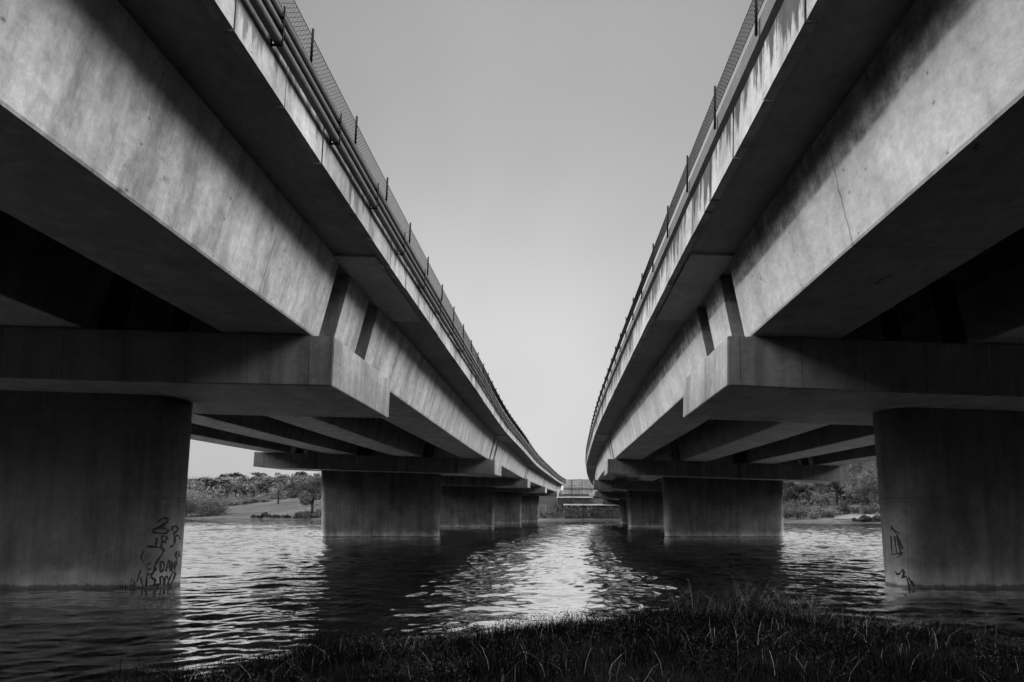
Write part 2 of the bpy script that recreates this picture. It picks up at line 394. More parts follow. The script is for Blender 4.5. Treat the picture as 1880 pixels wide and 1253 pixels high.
def fence(side):
    L = side == 'L'
    f = thing('chain_link_fence', 'chain link fence with dark posts along the parapet of the ' + ('left bridge above the pipes' if L else 'right bridge'), 'fence', P(side, .65, -8, 90), 'fences on the bridge parapets')
    t = .671 - .158 * 4 if L else .776 - .158 * 4
    a0 = -5 if L else -11
    fb = 78 if not L else 100
    while t < T1 - .1:
        mb = MB(); lean = random.uniform(-1.2, 1.2)
        mb.tube([P(side, t, a0, fb), P(side, t, a0, 146 + lean)], .024, 8); mb.build('post', m_steel, f, True); t += .158
    mb = MB(); bl, bh = 105, 140
    bl = 105; d = (bh - bl) * U
    # diamond wires
    step = .075; tt = .0 * F * U; am = a0 + (3 if L else 2)
    X = .02 * F * U; END = (T1 - .1) * F * U
    while X < END:
        for sgn in (1, -1):
            xa, xb = X, X + sgn * d * .9
            A = P(side, xa / (F*U), am, bl); B = P(side, xb / (F*U), am + .3 * sgn, bh)
            r = .004
            V = [A + Vector((0, 0, 0)), A + Vector((0, r*2, 0)), A + Vector((r*2, 0, 0)), B, B + Vector((0, r*2, 0)), B + Vector((r*2, 0, 0))]
            mb.add(V, [(0, 1, 4, 3), (1, 2, 5, 4), (2, 0, 3, 5)])
        X += step if X < 60 else step * 2
    T = ts(.02, T1 - .1, .05)
    for b in (bl, bh, ): mb.tube([P(side, t_, am, b + random.uniform(-.6, .4)) for t_ in T], .006, 4)
    mb.build('wire_mesh', m_wire, f)
    return f
BL, (PL, BVL) = bridge('L'); BR, (PR, BVR) = bridge('R')
fence('L'); fence('R')

# ---------------------------------------------------------------- graffiti sprayed on the two nearest piers
m_old = plain('faded_spray_paint', .05, .8)
def graffiti(pier, bvh, strokes, wpx, label, mat=None):
    mb = MB()
    for st in strokes:
        pts = []
        for i in range(len(st) - 1):
            for k in range(6):
                q = k / 6; pts.append((st[i][0] * (1-q) + st[i+1][0] * q, st[i][1] * (1-q) + st[i+1][1] * q))
        pts.append(st[-1]); pr = []
        for i, p in enumerate(pts):
            a = pts[max(i-1, 0)]; b = pts[min(i+1, len(pts)-1)]; dx, dy = b[0]-a[0], b[1]-a[1]; n = math.hypot(dx, dy) or 1
            w_ = wpx * (.85 + .3 * random.random() + .35 * math.sin(i * .45 + st[0][0])); l, r = (p[0]-dy/n*w_, p[1]+dx/n*w_), (p[0]+dy/n*w_, p[1]-dx/n*w_)
            hs = []
            for h in (l, r):
                d = ray(*h).normalized(); hit = bvh.ray_cast(Vector((0, 0, HC)), d)
                hs.append(hit[0] + hit[1] * (-.003 if hit[1].dot(d) > 0 else .003) if hit[0] else None)
            pr.append(hs)
        for i in range(len(pr) - 1):
            q = pr[i] + pr[i+1][::-1]
            if all(q) and max((q[0]-q[2]).length, (q[1]-q[3]).length) < .3: mb.add(q, [(0, 1, 2, 3)])
    o = mb.build('graffiti', mat or m_paint, pier); o['label'] = label
z = lambda pts: [(250 + x / 7.37, 930 + y / 7.37) for x, y in pts]
GLS = [[(225,310),(330,270),(420,210),(435,180),(400,155),(340,175),(290,210)], [(225,315),(330,290),(400,300),(440,330),(400,365),(320,370),(240,350),(215,325),(300,295),(380,255),(430,205)],
 [(500,340),(480,310),(495,275),(530,262),(560,290),(565,330),(520,355),(505,370),(520,420),(520,490),(500,530),(455,550)], [(530,400),(570,395),(600,450)],
 [(260,450),(290,430),(270,490),(270,550)], [(350,400),(345,470),(340,560)], [(350,405),(400,400),(420,430),(400,460),(350,475),(410,490)],
 [(150,540),(250,550),(330,560),(380,590),(340,660),(300,720),(250,800),(230,900),(190,940)], [(325,740),(330,810),(320,890)], [(325,740),(370,760),(380,810),(360,870),(320,890)],
 [(400,880),(430,740),(450,735),(460,880)], [(410,820),(460,815)], [(475,880),(485,740),(520,870),(530,740)], [(590,610),(570,650),(590,690)], [(560,600),(530,660),(550,720),(540,800)],
 [(165,900),(145,960),(135,1090)], [(330,1060),(325,960),(355,940),(375,1000),(380,1090),(395,960),(420,945),(435,1000),(430,1090)], [(440,1000),(500,880),(530,910),(500,1000),(440,1120)], [(450,1060),(495,1110)],
 [(190,950),(260,1000),(240,1080),(300,1050),(280,1130),(330,1150),(380,1110)], [(175,1080),(330,1050)], [(130,1140),(200,1130)], [(240,820),(270,850),(215,910)]]
graffiti(PL, BVL, [[(250 + x/7.37 + random.uniform(-.3, .3), 930 + y/7.37) for x, y in s_] for s_ in ([(60,860),(20,1000),(-20,1050)],[(-60,980),(-80,1080),(-20,1060),(-40,1000)],[(-140,1040),(-150,1100),(-110,1090)],[(60,960),(90,1100),(50,1090)],[(-220,1060),(-200,1110),(-180,1060),(-170,1110)],[(200,760),(140,800),(160,860),(210,840)],[(100,600),(60,700),(110,760)])], 1.1, 'faded older scribbles low on the pier', m_old)
graffiti(PL, BVL, [z(s) for s in GLS], 1.7, 'black sprayed tags and letters near the waterline')
z2 = lambda pts: [(1562 + x / 3.55, 900 + y / 3.55) for x, y in pts]
GRS = [[(262,240),(300,290),(340,385)], [(262,300),(268,420),(340,410)], [(285,300),(300,410)], [(300,300),(325,405)], [(262,250),(320,285)], [(330,420),(300,440)],
 [(290,530),(300,550),(320,545),(335,520),(350,540),(330,575),(360,560)], [(360,560),(385,640)], [(375,570),(410,635)], [(395,590),(420,630)], [(340,515),(345,575)]]
graffiti(PR, BVR, [z2(s) for s in GRS], 1.5, 'black sprayed strokes near the waterline')

WSLOPE = .034
# ---------------------------------------------------------------- water and land
# a real wavy sheet: world-space wavelets, finer mesh where the water is near
rr = np.concatenate([[.5, 1.5, 2.5], np.geomspace(3.2, 170, 820), [200, 300, 600, 1200, 2600]])
az = np.radians(np.concatenate([np.linspace(-50, 50, 900), np.linspace(52, 308, 110)]))
A_, R2_ = np.meshgrid(az, rr, indexing='ij'); X_ = R2_*np.sin(A_); Y_ = R2_*np.cos(A_); H_ = np.zeros_like(X_); HS_ = np.zeros_like(X_); HT_ = 0.
drr = np.gradient(rr)[None, :] * np.ones_like(X_); daz = np.abs(np.gradient(az))[:, None] * R2_; sp_ = np.maximum(drr, daz)
WX = X_ + .5*np.sin(Y_*.31 + X_*.17) + .2*np.sin(Y_*1.1 - X_*.7); WY = Y_ + .5*np.sin(X_*.27 - Y_*.13) + .15*np.sin(X_*1.3 + Y_*.5)
gust = .75 + .35*np.sin(X_*.13 + 1.3*np.sin(Y_*.05)) * np.sin(Y_*.09 + X_*.04)
for i in range(60):
    lam = .19 * (2.1/.19)**((i + .5)/60); th = RNG.normal(0, .42) + .1; ph = RNG.uniform(0, 6.28); slope = WSLOPE * (1.0 if lam < .9 else .55)
    k = 2*np.pi/lam; fade = np.clip((lam/sp_ - 1.6)/1.6, 0, 1); q = np.sin(k*(WX*np.sin(th) + WY*np.cos(th)) + ph)
    H_ += slope/k * fade * q; HS_ += (slope*fade)**2; HT_ += slope**2
H_ *= np.clip(np.sqrt(HT_ / (HS_ + 1e-6)), 1, 2.6) * gust * np.clip((400 - R2_)/200, 0, 1)
na, nr = X_.shape; Vw = np.stack([X_, Y_, H_], -1).reshape(-1, 3)
ia, ir = np.meshgrid(np.arange(na), np.arange(nr - 1), indexing='ij'); ja = (ia + 1) % na
qw = np.stack([ia*nr + ir, ia*nr + ir + 1, ja*nr + ir + 1, ja*nr + ir], -1).reshape(-1, 4)
mw = bpy.data.meshes.new('water'); mw.vertices.add(len(Vw)); mw.vertices.foreach_set('co', Vw.astype(np.float32).ravel())
mw.loops.add(qw.size); mw.loops.foreach_set('vertex_index', qw.astype(np.int32).ravel()); mw.polygons.add(len(qw)); mw.polygons.foreach_set('loop_start', (np.arange(len(qw))*4).astype(np.int32))
mw.update(calc_edges=True); mw.polygons.foreach_set('use_smooth', [True]*len(qw)); mw.update()
tag(link('water', mw, m_water), kind='structure')

SHX = [-2500, -600, 335, 590, 940, 1130, 1440, 1620, 2100, 3200]
SHD = [30, 24, 20, 13.9, 12.1, 12.1, 9.5, 9.0, 8.2, 7]
def land(px, d):
    """height in units above the water"""
    t = d - np.interp(px, SHX, SHD)
    left = np.interp(t, [-1, 0, .12, 3, 8, 22, 45, 140], [-60, -12, 45, 160, 800, 1900, 3300, 3600])
    right = np.interp(t, [-1, 0, .15, 1.2, 4, 12, 40, 140], [-60, -8, 50, 105, 270, 900, 3000, 3600])
    mid = np.interp(t, [-1, 0, .12, .45, .55, 3, 30, 140], [-60, -12, 30, 60, 600, 640, 900, 900])
    kl = np.interp(px, [640, 900], [1, 0]); kr = np.interp(px, [1330, 1420], [0, 1])
    return left * kl + right * kr + mid * (1 - kl - kr)
def wpos(px, d, zu): return Vector(((px - 940) / F * d * F * U, d * F * U, zu * U))
pxs = np.concatenate([np.linspace(-2500, -100, 40), np.linspace(-60, 1900, 240), np.linspace(1950, 3200, 30)])
rows = [-.6, -.1, 0, .05, .12, .2, .35, .45, .55, .8, 1.2, 1.8, 2.6, 3.5, 4.5, 6, 8, 10, 13, 17, 22, 28, 36, 45, 60, 90, 140]
V = []
for px in pxs:
    d0 = np.interp(px, SHX, SHD)
    for r in rows:
        zz = float(land(px, d0 + r)); zz += (random.uniform(-1, 1) * min(8, max(0, r) * 4 + 2)) if abs(px - 1100) > 200 else 0
        V.append(wpos(px, d0 + r, zz))
n = len(rows); Fc = [(i*n + k, (i+1)*n + k, (i+1)*n + k + 1, i*n + k + 1) for i in range(len(pxs) - 1) for k in range(n - 1)]
tag(link('far_bank_ground', mesh('far_bank_ground', V, Fc, None, True), m_meadow), kind='structure')

# near bank under the camera
WL = [(-60, -25), (-20, -6), (-9, .5), (-5.6, 3.2), (-4.4, 4.7), (-3.7, 5.8), (-2.9, 6.7), (-1.9, 7.4), (-.6, 8.0), (1.05, 8.6), (2.6, 9.1), (4.2, 9.1), (5.5, 8.6), (6.0, 7.7), (6.5, 7.0), (7.2, 6.5), (9, 6.3), (13, 6.6), (30, 5), (80, -6)]
WLX = np.array([p[0] for p in WL]); WLY = np.array([p[1] for p in WL])
def bank(x, y):
    t = np.interp(x, WLX, WLY) - y
    return np.interp(t, [-2, 0, .25, 1.2, 3.5, 12, 14, 24, 80], [-.8, -.02, .13, .28, .52, .8, 1.2, 6.6, 7.5]) + .04 * np.sin(x * 1.7 + y * .9) * np.clip(t, 0, 1) + .03 * np.sin(x * 3.1 - y * 2.3) * np.clip(t, 0, 1)
gx = np.concatenate([np.linspace(-60, -8, 24), np.linspace(-7.8, 14, 110), np.linspace(15, 80, 24)]); gt = np.concatenate([np.linspace(-2, 8, 60), np.linspace(9, 80, 30)])
V = []; 
for x in gx:
    y0 = np.interp(x, WLX, WLY)
    for t in gt: V.append((x, y0 - t, float(bank(x, y0 - t))))
n = len(gt); Fc = [(i*n + k, i*n + k + 1, (i+1)*n + k + 1, (i+1)*n + k) for i in range(len(gx) - 1) for k in range(n - 1)]
tag(link('near_bank_ground', mesh('near_bank_ground', V, Fc, None, True), m_soil), kind='structure')

def blades(name, x, y, h, wd, tone, mat, bend=.5, parent=None, origin=None, zf=bank):
    n = len(x); zz = zf(x, y) - .02; an = RNG.uniform(0, 2*np.pi, n); bd = RNG.uniform(.1, 1, n) * bend * h; fx, fy = np.cos(an), np.sin(an)
    side = RNG.uniform(0, np.pi, n); sx_, sy_ = np.cos(side) * wd, np.sin(side) * wd
    V = np.zeros((n, 7, 3)); 
    for k, (q, wk) in enumerate(((0, 1), (.45, .8), (.8, .5))):
        cx, cy, cz = x + fx*bd*q*q, y + fy*bd*q*q, zz + h*(q - .18*q*q*bend)
        V[:, 2*k, :] = np.stack([cx - sx_*wk, cy - sy_*wk, cz], 1); V[:, 2*k+1, :] = np.stack([cx + sx_*wk, cy + sy_*wk, cz], 1)
    V[:, 6, :] = np.stack([x + fx*bd, y + fy*bd, zz + h*(1 - .25*bend)], 1)
    base = (np.arange(n) * 7)[:, None]
    quads = np.concatenate([base + np.array([0, 1, 3, 2]), base + np.array([2, 3, 5, 4])], 0); tris = base + np.array([4, 5, 6])
    return raw(name, V.reshape(-1, 3), quads, tris, np.repeat(tone, 7), mat, parent, origin)
def raw(name, V, quads, tris, tone, mat, parent=None, origin=None):
    me = bpy.data.meshes.new(name); nq, ntr = len(quads), len(tris)
    me.vertices.add(len(V)); me.vertices.foreach_set('co', V.astype(np.float32).ravel())
    li = np.concatenate([quads.ravel(), tris.ravel()]).astype(np.int32)
    me.loops.add(len(li)); me.loops.foreach_set('vertex_index', li)
    me.polygons.add(nq + ntr); me.polygons.foreach_set('loop_start', np.concatenate([np.arange(nq)*4, nq*4 + np.arange(ntr)*3]).astype(np.int32))
    me.update(calc_edges=True); me.validate()
    if len(me.vertices) == len(tone):
        a = me.attributes.new('tone', 'FLOAT', 'POINT'); a.data.foreach_set('value', tone.astype(np.float32))
    return link(name, me, mat, parent, origin)
def scatter(n, x0, x1, t0, t1, power=1.0):
    x = RNG.uniform(x0, x1, n); t = t0 + (t1 - t0) * RNG.uniform(0, 1, n)**power; return x, np.interp(x, WLX, WLY) - t
x, y = scatter(120000, -6, 12, -.05, 6, 1.2); k = y > 2.2; x, y = x[k], y[k]; n = len(x)
cl = .5 + .5*np.sin(x*2.3 + np.sin(y*1.7)*2) * np.sin(y*2.9 + x)
h = RNG.uniform(.05, .24, n) * (.45 + 1.1*cl**1.5) * (1 + 1.1*(RNG.random(n) > .985)); edge = np.interp(x, WLX, WLY) - y
h *= np.interp(edge, [0, .8, 2.5], [1.7, 1.3, .8])
tag(blades('grass', x, y, h, .0022 + .0025*RNG.random(n), RNG.random(n)**2, m_grass), kind='stuff', cat='grass')
x, y = scatter(9000, -6, 12, -.05, 5.5, 1.3); k = y > 2.4; x, y = x[k], y[k]; n = len(x)
tag(blades('dry_grass', x, y, RNG.uniform(.1, .36, n), .0018 + .0016*RNG.random(n), RNG.random(n)**4, m_reed, .95), kind='stuff', cat='grass')
# tufts of tall reed grass at the water's edge
for (cx, cy, nb, sp, hh, lab) in ((3.1, 9.0, 230, .6, 1.05, 'tall reed tuft at the left end of the reeds before the right pier'), (4.0, 8.9, 260, .55, 1.28, 'tallest arching reed tuft in the middle of the reeds at the water edge'),
                                (4.9, 8.6, 220, .5, 1.08, 'reed tuft at the right end of the tall reeds'), (5.7, 8.0, 260, .6, .5, 'low grass tuft where the bank turns toward the right pier'),
                                (2.0, 8.3, 220, .6, .38, 'short grass tuft under the bright strip of water'), (-1.6, 6.5, 200, .5, .36, 'wiry pale grass tuft on the left part of the bank')):
    n = int(nb*1.9); hh *= .92; x = cx + RNG.normal(0, sp/1.5, n); y = cy + RNG.normal(0, .22, n)
    y = np.minimum(y, np.interp(x, WLX, WLY) + .15)
    o = blades('reed_tuft', x, y, hh * RNG.uniform(.2, 1.0, n)**1.0, .0022 + .0022*RNG.random(n), RNG.random(n)**3, m_reed, 1.0, None, (cx, cy, float(bank(cx, cy))))
    tag(o, lab, 'reeds', 'grass tufts on the bank')
# leafy weeds mixed into the grass
def leafy(n, x0, x1, t0, t1, hmax, mat, name):
    x, y = scatter(n, x0, x1, t0, t1, 1.1); m = (np.sin(x*3.3 + 1) * np.sin(y*2.7 + x) > .1); x, y = x[m], y[m]; n = len(x)
    zc = bank(x, y) + RNG.random(n)**1.5 * hmax; c = np.stack([x, y, zc], 1)
    a = RNG.normal(size=(n, 3)); a /= np.linalg.norm(a, axis=1)[:, None]; b = np.cross(a, RNG.normal(size=(n, 3))); b /= np.linalg.norm(b, axis=1)[:, None]
    q = RNG.uniform(.008, .022, n)[:, None]; V = np.stack([c - a*q, c - b*q*.45, c + a*q, c + b*q*.45], 1).reshape(-1, 3)
    tag(raw(name, V, (np.arange(n)*4)[:, None] + np.arange(4), np.zeros((0, 3), int), np.repeat(RNG.random(n)**2, 4), mat), kind='stuff')
leafy(60000, -5.5, 9, 0, 4.5, .3, m_dry, 'leafy_weeds')
n = 420; x = RNG.uniform(5.9, 7.6, n); y = np.interp(x, WLX, WLY) - .05 - RNG.uniform(0, .25, n); clm = np.sin(x*16) > -.2; x, y = x[clm], y[clm]; n = len(x)
tag(blades('reed_tuft', x, y, RNG.uniform(.08, .22, n), .004 + 0*x, .3 + .7*RNG.random(n), m_fringe, .5, None, (6.7, 6.6, .2)), 'pale upright grass fringe at the right edge of the bank', 'grass tuft', 'grass tufts on the bank')
st_ = MB()
for k in range(150):
    x_ = random.uniform(-4.5, 8); y_ = float(np.interp(x_, WLX, WLY)) - random.uniform(-.12, .25); q = random.uniform(.015, .07); c_ = Vector((x_, y_, float(bank(x_, y_)) + q*.2))
    st_.tube([c_ + Vector((-q, 0, 0)), c_ + Vector((-q*.4, q*.1, q*.1)), c_ + Vector((q*.5, 0, q*.05)), c_ + Vector((q, 0, 0))], [q*.2, q*.7, q*.6, q*.15], 6)
tag(st_.build('shore_pebbles', m_rock), kind='stuff')
for (px, py, lab) in ((1810, 1128, 'tall weed stalk with a branching head before the right pier'), (1830, 1136, 'straight weed stalk with a narrow seed spike before the right pier'), (1729, 1132, 'short weed stalk with a small pale head left of the other stalks')):
    d = 6.75 / (F*U); top = at(px, py, d); bx = top.x - .12; root = thing('weed', lab, 'weed', (bx, top.y - .05, float(bank(bx, top.y - .05))), 'weeds on the bank')
    b0 = root.location; mb = MB(); mb.tube([b0, b0.lerp(top, .5) + Vector((.01, 0, .01)), top], [.004, .003, .002], 5); mb.build('stem', m_rail, root)
    mb = MB()
    for k in range(7):
        c = top + Vector((random.uniform(-.02, .02), random.uniform(-.02, .02), random.uniform(-.05, .02))); mb.tube([c, c + Vector((.004, 0, .014)), c + Vector((.002, 0, .025))], [.003, .008, .002], 5)
    mb.build('seed_head', m_rail, root)

# ---------------------------------------------------------------- trees and bushes
def leaves(centers, radii, n, size, shell=.55, up=.2):
    """leaf faces spread through clumps -> V, quads, tone"""
    C_ = np.array(centers); R2 = np.array(radii); i = RNG.integers(0, len(C_), n)
    d = RNG.normal(size=(n, 3)); d /= np.linalg.norm(d, axis=1)[:, None]; r = shell + (1 - shell) * RNG.random(n)**.6
    c = C_[i] + d * r[:, None] * R2[i]
    a = RNG.normal(size=(n, 3)); a /= np.linalg.norm(a, axis=1)[:, None]; b = np.cross(a, RNG.normal(size=(n, 3))); b /= np.linalg.norm(b, axis=1)[:, None]
    s = size * RNG.uniform(.6, 1.3, n)[:, None]
    V = np.stack([c - a*s, c - b*s*.5, c + a*s, c + b*s*.5], 1).reshape(-1, 3)
    q = (np.arange(n)*4)[:, None] + np.arange(4)
    ct = RNG.random(len(C_)); tone = np.clip(ct[i]*.6 + .4*RNG.random(n), 0, 1)
    return V, q, np.repeat(tone, 4)
def tree_meshes(h, spread, kind, n, size):
    """unit-less tree at the origin: trunk mesh and crown mesh"""
    mb = MB(); th = h * (.32 if kind != 'willow' else .4); tr = h * .03
    top = Vector((random.uniform(-.05, .05)*h, random.uniform(-.05, .05)*h, h*.8))
    mb.tube([(0, 0, -.6), (top.x*.3, top.y*.3, th), (top.x*.7, top.y*.7, h*.55), top], [tr*1.3, tr, tr*.6, tr*.2], 8)
    cs, rs = [], []
    nc = 16 if kind != 'willow' else 22
    for k in range(nc):
        an = k * 2.4 + random.random(); q = random.uniform(.15, 1); z_ = h * random.uniform(.36, .93)
        rad = spread * (1 - abs((z_/h) - .55)*1.1) * q
        e = Vector((math.cos(an)*rad, math.sin(an)*rad, z_)); b = Vector((top.x*.5, top.y*.5, h*random.uniform(.25, .5)))
        mb.tube([b, b.lerp(e, .5) + Vector((0, 0, h*.03)), e], [tr*.5, tr*.3, tr*.1], 5, False)
        c = spread * random.uniform(.2, .38); cs.append(e); rs.append((c, c, c*(.75 if kind != 'willow' else 1.4)))
    V, q, t = leaves(cs, rs, n, size)
    if kind == 'willow': V[:, 2] -= 0
    return mb, V, q, t
def bush_mesh(wd, h, n, size):
    cs, rs = [], []
    for k in range(18):
        x_ = random.uniform(-1, 1); z_ = random.uniform(.15, .72) * (1 - .55*abs(x_)); cs.append((x_*wd*.42, random.uniform(-.3, .3)*wd, z_*h)); r = h*random.uniform(.16, .3); rs.append((r*1.15, r*1.1, r))
    return leaves(cs, rs, n, size, .3)
def plant(name, label, cat, group, px, d, top_py, base_zu=None, wd=None, kind='tree', mat=None, n=2500, proto={}):
    zu = float(land(px, d)) if base_zu is None else base_zu
    bs = wpos(px, d, zu); h = max(1.2, at(px, top_py, d).z - bs.z); w_ = (wd / 2 * d * U) if wd else h*.4
    size = max(.09, .0011 * d * F * U)
    o = thing(name, label, cat, bs, group)
    if kind == 'bush':
        V, q, t = bush_mesh(w_*2, h, n, size); raw('foliage', V, q, np.zeros((0, 3), int), t, mat).parent = o
        mb = MB()
        for k in range(5): mb.tube([(0, 0, -.3), (random.uniform(-.4, .4)*w_, random.uniform(-.2, .2)*w_, h*.55)], [.06, .02], 5)
        b = mb.build('stem', m_bark); b.parent = o
    else:
        mb, V, q, t = tree_meshes(h, w_, kind, n, size)
        tr = mb.build('trunk', m_bark, smooth=True); tr.parent = o
        raw('crown', V, q, np.zeros((0, 3), int), t, mat).parent = o
    return o
# scrub covering the slopes behind the shores
def scrub(name, px0, px1, d0, d1, n, mat, size, clumps, mul=1):
    cs = []; rs = []
    for k in range(clumps):
        px = random.uniform(px0, px1); d = d0 + (d1 - d0) * random.random(); p = wpos(px, d, float(land(px, d))); q = random.uniform(1.2, 3.6) * mul * d / 30
        cs.append((p.x, p.y, p.z + q*.35)); rs.append((q*1.5, q*1.3, q))
    V, q_, t = leaves(cs, rs, n, size, .4); tag(raw(name, V, q_, np.zeros((0, 3), int), t, mat), kind='stuff')
scrub('scrub', 290, 650, 27, 62, 110000, m_leaf_m, .75, 420, 2.2)
scrub('scrub', 545, 625, 14.6, 17.5, 26000, m_leaf_d, .22, 60, .9)
scrub('scrub', 400, 620, 23.5, 26.5, 36000, m_leaf_m, .35, 90, 1.0)
scrub('scrub', 1370, 1760, 12.6, 34, 80000, m_leaf_d, .4, 300, 1.7)
# left shore
plant('bush', 'big rounded pale bush on the far left shore beside the near pier', 'bush', None, 374, 20.4, 884, None, 92, 'bush', m_leaf_m, 22000)
plant('bush', 'second pale bush low at the water, left end of the far shore', 'bush', None, 344, 20.8, 893, None, 40, 'bush', m_leaf_l, 9000)
plant('tree', 'lone small tree with a bare dark trunk on the far lawn', 'tree', None, 511, 22, 884, None, 30, 'tree', m_leaf_l, 2500)
plant('tree', 'dark spreading tree leaning over the lawn beside the second left pier', 'tree', None, 574, 15.5, 876, None, 74, 'tree', m_leaf_d, 14000)
plant('bush', 'tall pale bush behind the dark spreading tree', 'bush', None, 592, 17.5, 868, None, 50, 'bush', m_leaf_l, 3500)
for i, (px, wd) in enumerate(((488, 22), (508, 26), (530, 26), (552, 24), (575, 28), (470, 18))):
    plant('shrub', ['low dark shrub on the far shore in front of the pale railing', 'low shrub on the far shore under the lone tree', 'low shrub on the far shore just right of the lone tree', 'low shrub on the far shore left of the spreading tree',
          'low shrub on the far shore at the foot of the second left pier', 'lowest shrub at the left end of the shrub line'][i], 'shrub', 'shrubs along the far left shore', px, float(np.interp(px, SHX, SHD)) + .3, 939 + (i % 3)*2.5, None, wd*1.25, 'bush', m_leaf_d, 1800)
# mid tree row behind the lawn
for i in range(13):
    px = 418 + i * 15 + random.uniform(-4, 4)
    plant('tree', ('%s tree in the row behind the far lawn, %s from its left end' % (('dark round', 'mid grey', 'dark bushy')[i % 3], ('first','second','third','fourth','fifth','sixth','seventh','eighth','ninth','tenth','eleventh','twelfth','last')[i])), 'tree', 'tree row behind the far lawn',
          px, 27 + random.uniform(-1, 2), 886 + random.uniform(-9, 5), None, 27, 'tree', (m_leaf_d, m_leaf_m, m_leaf_d)[i % 3], 1500)
# hillside: countable trees, sharing four shapes
protos = []
for k in range(4):
    mb, V, q, t = tree_meshes(9, 4.2, 'tree', 650, .55)
    a = mesh('trunk', mb.V, mb.F, None, True); a.materials.append(m_bark.m)
    c = raw('crown', V, q, np.zeros((0, 3), int), t, None); cm = c.data; bpy.data.objects.remove(c)
    mats = []
    for mm in (m_leaf_d, m_leaf_m, m_leaf_l): c2 = cm.copy(); c2.materials.append(mm.m); mats.append(c2)
    protos.append((a, mats))
def hilltree(px, d, h, wmul, k, m, label, group):
    o = thing('tree', label, 'tree', wpos(px, d, float(land(px, d)) - 8), group); s = h / 9
    for nm, me in (('trunk', protos[k][0]), ('crown', protos[k][1][m])):
        c = bpy.data.objects.new(nm, me); COL.objects.link(c); c.parent = o
    o.scale = (s * wmul, s * wmul, s); o.rotation_euler = (0, 0, random.uniform(0, 6.28)); return o
for i in range(105):
    px = random.uniform(325, 625); d = 31 + 32 * random.random()**.9
    hilltree(px, d, random.uniform(8, 15), random.uniform(1.1, 1.7), i % 4, (0, 1, 2, 1, 2)[i % 5], 'small tree on the wooded hillside seen under the left bridge', 'trees on the left hillside')
for px, tp in ((418, 0), (436, 0), (476, 0), (550, 0)):
    hilltree(px, 58, 21, 1.5, random.randrange(4), 0, {418: 'dark flat crowned tree breaking the left skyline, leftmost of the tall ones', 436: 'dark tree on the left skyline right of the flat crowned one', 476: 'small round dark tree on the skyline just below the left cap end', 550: 'dark skyline tree under the cap of the second left pier'}[px], 'tall trees on the left skyline')
# right shore
plant('willow_tree', 'tall drooping willow between the cap end and the near right pier', 'tree', None, 1592, 11.2, 826, None, 96, 'willow', m_leaf_m, 30000)
plant('tree', 'tall leafy tree behind the end of the second right cap', 'tree', None, 1535, 12.6, 842, None, 90, 'tree', m_leaf_d, 16000)
plant('tree', 'dark tree beside the second right pier', 'tree', None, 1462, 12.2, 872, None, 70, 'tree', m_leaf_d, 14000)
plant('tree', 'pale tree in the gap below the second right cap', 'tree', None, 1500, 13.5, 878, None, 70, 'tree', m_leaf_l, 11000)
for i, (px, d, tp, wd, m, lab) in enumerate(((1462, 9.9, 921, 60, m_leaf_d, 'dark bush at the water beside the second right pier'), (1500, 10.3, 915, 60, m_leaf_m, 'large feathery bush left of the sandy bank'),
                                        (1582, 9.25, 944, 34, m_leaf_d, 'low bush at the water in front of the sand, left one'), (1612, 9.2, 943, 34, m_leaf_d, 'low bush at the water touching the near right pier'), (1600, 10.9, 918, 60, m_leaf_m, 'round bush under the willow'),
                                        (1550, 11.4, 915, 60, m_leaf_d, 'dark bush behind the sandy bank'), (1448, 10.8, 905, 50, m_leaf_d, 'taller dark bush half hidden by the second right pier'))):
    plant('bush', lab, 'bush', 'bushes on the right shore', px, d, tp, None, wd, 'bush', m, 4500)
for i in range(55):
    px = random.uniform(1380, 1700); d = 15 + 24 * random.random()
    hilltree(px, d, random.uniform(9, 15), random.uniform(1.1, 1.6), i % 4, (0, 1, 2, 1, 0)[i % 5], 'tree on the wooded slope seen past the right bridge', 'trees on the right slope')
for i in range(26):
    px = random.uniform(1050, 1400); d = 14 + 10 * random.random()
for px, d, sz, lab in ((1512, 9.45, .55, 'pale flat rock at the water below the sandy bank'), (1537, 9.35, .8, 'larger pale rock at the water right of the flat one')):
    bm = bmesh.new(); bmesh.ops.create_icosphere(bm, subdivisions=3, radius=1)
    for v in bm.verts: v.co *= 1 + random.uniform(-.08, .08); v.co.x *= sz*1.6; v.co.y *= sz; v.co.z *= sz*.4
    me = bpy.data.meshes.new('rock'); bm.to_mesh(me); bm.free(); me.materials.append(m_rock.m); o = bpy.data.objects.new('rock', me); COL.objects.link(o); o.location = wpos(px, d, 8); tag(o, lab, 'rock', 'rocks on the right shore')
V = []; ang = [(k*math.pi/12) for k in range(24)]
sb = MB(); pts_ = []
for px, d in ((1528, 9.7), (1545, 9.6), (1590, 9.55), (1680, 9.5), (1700, 11.6), (1600, 11.8), (1560, 11.2), (1535, 10.3)): pts_.append((px, d))
ctr = (1600, 10.5); ring0 = [wpos(p, d, float(land(p, d)) + 5) for p, d in pts_]; n = len(ring0)
rows_ = []
for q in (1, .66, .33):
    rows_.append([wpos(ctr[0] + (p-ctr[0])*q, ctr[1] + (d-ctr[1])*q, float(land(ctr[0] + (p-ctr[0])*q, ctr[1] + (d-ctr[1])*q)) + 12 + 6*(1-q)) for p, d in pts_])
Vv = sum(rows_, []) + [wpos(ctr[0], ctr[1], float(land(*ctr)) + 18)]
Fv = [(r*n + k, r*n + (k+1) % n, (r+1)*n + (k+1) % n, (r+1)*n + k) for r in range(2) for k in range(n)] + [(2*n + k, 2*n + (k+1) % n, 3*n) for k in range(n)]
tag(link('sand_path', mesh('sand_path', Vv, Fv, None, True), m_sand), kind='structure')
